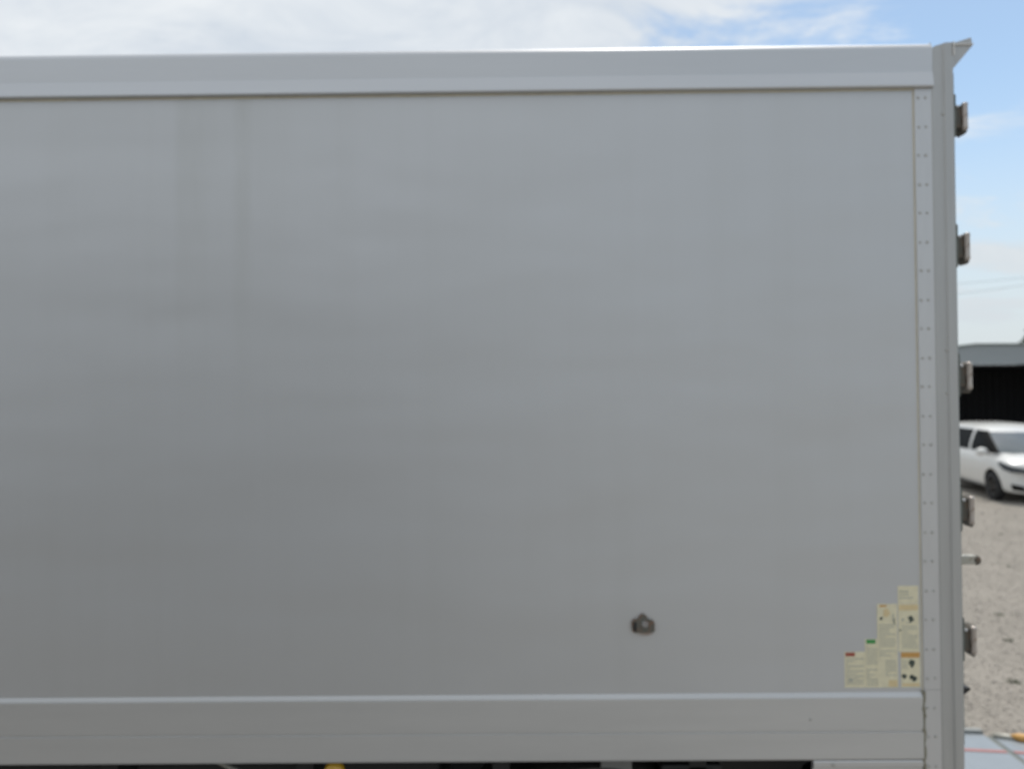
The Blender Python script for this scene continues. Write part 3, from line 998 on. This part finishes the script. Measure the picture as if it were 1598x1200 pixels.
        for z in (1.0, 1.15, 1.3, 1.40, 1.45):
            _, uf, ur, hw = lv(z)
            vs.append(W(uf + 0.055, sgn * (hw * 0.91), z + 0.006))
            vs.append(W(uf + 0.015, sgn * (hw * 1.0 + 0.010), z + 0.004))
            vs.append(W(uf - 0.20, sgn * (hw * 1.014 + 0.010), z))
        ap.faces(vs, [(3 * i + k, 3 * i + k + 1, 3 * i + k + 4, 3 * i + k + 3) for i in range(4) for k in (0, 1)], 0, True)
        ap.build('pillar', M['trim'], car, loc=C)
        # mirror
        mr = MB()
        c0 = Vector(W(-0.20, sgn * 0.93, 1.02))
        pts = []
        bmv = bmesh.new()
        bmesh.ops.create_icosphere(bmv, subdivisions=2, radius=1)
        bmv.verts.index_update()
        mr.faces([c0 + fwd * (v.co.x * 0.085) + side * (v.co.y * 0.13) + Vector((0, 0, v.co.z * 0.095)) for v in bmv.verts],
                 [[v.index for v in f.verts] for f in bmv.faces], 0, True)
        bmv.free()
        mo_ = mr.build('mirror', M['car'], car, loc=c0)
        MB().tube([W(-0.20, sgn * 0.80, 0.97), W(-0.20, sgn * 0.88, 0.99)], 0.025, 8).build('mirror_arm', M['trim'], mo_)
        # headlight, a slanting dark slit wrapping the corner
        hl = MB()
        a = [(0.30, 0.805, 0.79, 0.855), (0.43, 0.775, 0.70, 0.825), (0.575, 0.69, 0.65, 0.775), (0.69, 0.52, 0.645, 0.735), (0.735, 0.36, 0.655, 0.705)]
        vs = []
        for (u, v, zl, zh) in a:
            vs += [W(u + 0.022, sgn * (v + 0.024), zl), W(u + 0.010, sgn * (v + 0.010), zh), W(u - 0.06, sgn * (v - 0.07), zl), W(u - 0.06, sgn * (v - 0.07), zh)]
        fs = []
        for i in range(len(a) - 1):
            p, q = i * 4, i * 4 + 4
            fs += [(p, p + 1, q + 1, q), (p + 2, q + 2, q + 3, p + 3), (p + 1, p + 3, q + 3, q + 1), (p, q, q + 2, p + 2)]
        fs += [(0, 2, 3, 1), (16, 17, 19, 18)]
        hl.faces(vs, fs, 0, False)
        hl.build('headlight', M['lens'], car, loc=C)
        # fog lamp recess
        fg = MB()
        vs = [W(0.60, sgn * 0.68, 0.29), W(0.70, sgn * 0.48, 0.27), W(0.715, sgn * 0.50, 0.36), W(0.60, sgn * 0.72, 0.41),
              W(0.50, sgn * 0.58, 0.29), W(0.58, sgn * 0.43, 0.27), W(0.58, sgn * 0.45, 0.36), W(0.50, sgn * 0.62, 0.41)]
        fg.faces(vs, [(0, 1, 2, 3), (4, 7, 6, 5), (0, 4, 5, 1), (1, 5, 6, 2), (2, 6, 7, 3), (3, 7, 4, 0)])
        fg.build('fog_recess', M['trim'], car, loc=C)
        # dark sill strip
        sl = MB()
        vs = [W(-0.42, sgn * 0.835, 0.215), W(-2.1, sgn * 0.835, 0.215), W(-2.1, sgn * 0.848, 0.275), W(-0.42, sgn * 0.848, 0.275)]
        sl.faces(vs, [(0, 1, 2, 3)])
        sl.build('sill', M['trim'], car, loc=C)
    # grille and lower intake
    for za, zb, wv_ in ((0.60, 0.67, 0.40), (0.26, 0.40, 0.45)):
        gr = MB()
        vs = []
        for t in (-1, -0.5, 0, 0.5, 1):
            vs += [W(0.775 - 0.06 * t * t, t * wv_, za), W(0.770 - 0.06 * t * t, t * wv_, zb)]
        gr.faces(vs, [(2 * i, 2 * i + 2, 2 * i + 3, 2 * i + 1) for i in range(4)])
        gr.build('grille', M['trim'], car, loc=C)
    # wheels
    for u in (0.0, -2.5):
        for sgn in (1, -1):
            w0 = Vector(W(u, sgn * 0.745, 0.305))
            t = MB()
            prof = [(0.19, -0.085), (0.285, -0.09), (0.305, -0.065), (0.308, 0), (0.305, 0.065), (0.285, 0.09), (0.19, 0.085)]
            S = 28
            vs = [w0 + fwd * (r * math.cos(2 * PI * k / S)) + Vector((0, 0, r * math.sin(2 * PI * k / S))) + side * h for r, h in prof for k in range(S)]
            t.faces(vs, [(i * S + k, i * S + (k + 1) % S, (i + 1) * S + (k + 1) % S, (i + 1) * S + k) for i in range(len(prof) - 1) for k in range(S)], 0, True)
            wo = t.build('wheel', M['rubber'], car, loc=w0)
            rm = MB()
            for s in range(5):                                   # five spokes and a hub
                a0 = 2 * PI * s / 5
                pts = []
                for da, r in ((-0.45, 0.05), (-0.14, 0.185), (0.14, 0.185), (0.45, 0.05)):
                    pts.append((r * math.cos(a0 + da), r * math.sin(a0 + da)))
                vs = [w0 + fwd * p[0] + Vector((0, 0, p[1])) + side * (sgn * h) for h in (0.05, 0.075) for p in pts]
                rm.faces(vs, [(0, 1, 2, 3), (4, 7, 6, 5), (0, 4, 5, 1), (1, 5, 6, 2), (2, 6, 7, 3), (3, 7, 4, 0)])
            vs = [w0 + fwd * (r * math.cos(2 * PI * k / S)) + Vector((0, 0, r * math.sin(2 * PI * k / S))) + side * (sgn * h) for r, h in ((0.195, 0.085), (0.18, 0.03), (0.0, 0.02)) for k in range(S)]
            rm.faces(vs, [(i * S + k, i * S + (k + 1) % S, (i + 1) * S + (k + 1) % S, (i + 1) * S + k) for i in range(2) for k in range(S)], 0, True)
            rm.build('rim', M['alloy'], wo, loc=w0)
    return car


build_car()

# ------------------------------------------------------------------ the garage behind
GX0, GX1, GY0, GY1 = 11.45, 20.5, 17.0, 23.0
gar = thing('open_garage', ((GX0 + GX1) / 2, (GY0 + GY1) / 2, 0), 'low open garage with a grey fascia and shade-black inside, behind the white car', 'garage')
rf = MB()
rf.extrude([(GX0, 3.03), (GX0, 3.47), (GX0 + 0.68, 3.545), (GX1, 3.50), (GX1, 3.03)], 'y', GY0, GY0 + 0.08)
rf.build('fascia', M['fascia'], gar)
rf = MB()
rf.extrude([(GX0 - 0.02, 3.475), (GX0 - 0.02, 3.515), (GX0 + 0.68, 3.59), (GX1 + 0.02, 3.545), (GX1 + 0.02, 3.505), (GX0 + 0.68, 3.55)], 'y', GY0 - 0.05, GY1)
rf.build('roof', M['roof'], gar)
MB().box(GX0, GX1, GY0 + 0.09, GY1 - 0.1, 2.98, 3.025).build('ceiling', M['darkwall'], gar)
# corrugated walls, the shade inside put into their black: back and two ends
bw = MB()
pr = []
x = GX0
while x < GX1:
    pr += [(x, GY1 - 0.2), (x + 0.06, GY1 - 0.2), (x + 0.09, GY1 - 0.23), (x + 0.15, GY1 - 0.23), (x + 0.18, GY1 - 0.2)]
    x += 0.24
bw.extrude(pr, 'z', 0.0, 2.98, closed=False)
bw.build('cladding', M['darkwall'], gar)
for x in (GX0, GX1):
    MB().box(x - 0.04, x + 0.04, GY0 + 0.1, GY1 - 0.1, 0, 2.98).build('end_wall', M['darkwall'], gar)
for x in (GX0 + 0.1, 15.0, GX1 - 0.1):
    MB().box(x - 0.06, x + 0.06, GY0 + 0.10, GY0 + 0.22, 0, 2.98).build('garage_post', M['darkwall'], gar)
MB().box(GX0 - 0.1, GX1 + 0.1, GY0 + 0.3, GY1, 0.0, 0.03).build('floor_slab', M['darkwall'], gar)

# ------------------------------------------------------------------ tree behind the garage
rl_ = random.Random(5)
tx, ty = 19.78, 26.0
tree = thing('garden_tree', (tx, ty, 0), 'dark green tree rising behind the garage roof at the right edge', 'tree')
MB().tube([(tx, ty, 0), (tx + 0.05, ty, 1.5), (tx - 0.05, ty + 0.05, 2.8), (tx, ty, 3.9)], [0.13, 0.10, 0.07, 0.03], 8).build('trunk', M['bark'], tree)
cr_ = MB()
for i in range(4200):
    h = rl_.random()
    zc = 1.7 + 2.95 * h
    rad = 1.2 * (1 - (2 * abs(h - 0.4)) ** 2.4 * 0.75) * (0.72 + 0.28 * math.sin(h * 19 + rl_.random()))
    a = rl_.uniform(0, 2 * PI)
    q = rad * math.sqrt(rl_.uniform(0.15, 1)) * (0.8 + 0.3 * math.sin(a * 3 + h * 7))
    c = Vector((tx + q * math.cos(a), ty + q * math.sin(a), zc))
    d1 = Vector((rl_.uniform(-1, 1), rl_.uniform(-1, 1), rl_.uniform(-0.6, 0.8))).normalized()
    d2 = d1.cross(Vector((rl_.uniform(-1, 1), rl_.uniform(-1, 1), rl_.uniform(-1, 1)))).normalized()
    s = rl_.uniform(0.035, 0.075)
    cr_.faces([c - d1 * s, c + d2 * s * 0.45, c + d1 * s, c - d2 * s * 0.45], [(0, 1, 2, 3)])
cr_.build('crown', M['leaf'], tree, weld=False)

# ------------------------------------------------------------------ overhead wires between two poles
PL, PR_ = (5.0, 27.0), (35.0, 27.0)
for (px, py) in (PL, PR_):
    p = thing('utility_pole', (px, py, 0), 'concrete pole carrying the overhead wires, ' + ('behind the truck' if px < 10 else 'beyond the right edge'), 'pole', 'poles of the overhead line')
    MB().lathe([(0.16, 0), (0.14, 4), (0.11, 8.6), (0.0, 8.62)], (px, py, 0), 'z', 14).build('shaft', M['pole'], p)
    MB().box(px - 0.03, px + 0.03, py - 0.7, py + 0.1, 7.9, 8.0).build('cross_arm', M['pole'], p)
for za, zm, zb, lab in ((6.20, 6.40, 8.4, 'upper of two thin wires across the pale sky'), (5.72, 5.98, 7.9, 'lower of two thin wires across the pale sky')):
    pts = []
    # sagging curve through the two measured points of each wire
    for i in range(25):
        x = PL[0] + (PR_[0] - PL[0]) * i / 24
        if za > 6:
            z = 6.569 + 0.0841 * (x - 17.62) + 0.0022 * (x - 17.62) * (x - 20.33)
        else:
            z = 6.158 + 0.1220 * (x - 17.613) + 0.0022 * (x - 17.613) * (x - 20.33)
        pts.append((x, PL[1] - (0.15 if za > 6 else 0.28), z))
    wmb = MB().tube(pts, 0.0075, 6)
    tag(wmb.build('overhead_wire', M['wire']), lab, 'wire', 'overhead wires')

# ------------------------------------------------------------------ weeds in the gravel
rw = random.Random(9)
wd = MB()
spots = [(4.02, 3.48), (5.08, 5.28), (4.65, 4.48), (6.6, 7.4), (7.9, 9.6)]
for (x, y) in spots:
    for i in range(rw.randint(8, 16)):
        a = rw.uniform(0, 2 * PI)
        r0 = rw.uniform(0, 0.035)
        bx, by = x + r0 * math.cos(a), y + r0 * math.sin(a)
        ln, hh = rw.uniform(0.012, 0.035), rw.uniform(0.008, 0.025)
        w = 0.005
        ca, sa = math.cos(a), math.sin(a)
        wd.faces([(bx - sa * w, by + ca * w, 0.0), (bx + sa * w, by - ca * w, 0.0), (bx + ca * ln * 0.6 + sa * w, by + sa * ln * 0.6 - ca * w, hh), (bx + ca * ln, by + sa * ln, hh * 0.8), (bx + ca * ln * 0.6 - sa * w, by + sa * ln * 0.6 + ca * w, hh)],
                 [(0, 1, 2, 3, 4)])
tag(wd.build('weeds', M['weed'], weld=False), 'small dark weeds growing in the gravel', 'weeds', kind='stuff')

# ------------------------------------------------------------------ unseen truck, added to darken the left of the side panel
NX0, NX1, NY0, NY1 = -8.0, -0.45, -6.3, -4.1
nb = thing('shade_truck', ((NX0 + NX1) / 2, (NY0 + NY1) / 2, 0), 'grey box truck parked alongside in the next bay, facing the white truck', 'truck')
navy = material('grey_truck_paint', (0.31, 0.325, 0.335), 0.4, noise=0.1, nscale=3)
MB().box(NX0 + 1.9, NX1, NY0, NY1, 1.05, 3.75, bev=0.03).build('cargo_box', navy, nb)
cabm = MB()
cabm.extrude([(NX0, 0.45), (NX0, 1.25), (NX0 + 0.25, 2.35), (NX0 + 0.45, 2.5), (NX0 + 1.75, 2.5), (NX0 + 1.75, 0.45)], 'y', NY0 + 0.08, NY1 - 0.08)
cabm.build('cab', navy, nb)
MB().extrude([(NX0 + 0.02, 1.32), (NX0 + 0.225, 2.24), (NX0 + 0.215, 2.24), (NX0 + 0.01, 1.32)], 'y', NY0 + 0.2, NY1 - 0.2).build('windscreen', M['glass'], nb)
for y in (NY0 + 0.7, NY1 - 0.78):
    MB().box(NX0 + 1.0, NX1 - 0.1, y, y + 0.08, 0.70, 1.045).build('chassis_rail', M['black'], nb)
for x in (NX0 + 0.9, NX1 - 1.5):
    for y in (NY0 + 0.2, NY1 - 0.2):
        MB().lathe([(0.0, -0.06), (0.22, -0.06), (0.24, -0.12), (0.36, -0.125), (0.395, -0.10), (0.40, 0.0), (0.395, 0.10), (0.36, 0.125), (0.24, 0.12), (0.22, 0.06), (0.0, 0.06)],
                   (x, y, 0.40), 'y', 28).build('wheel', M['rubber'], nb, loc=(x, y, 0.40))
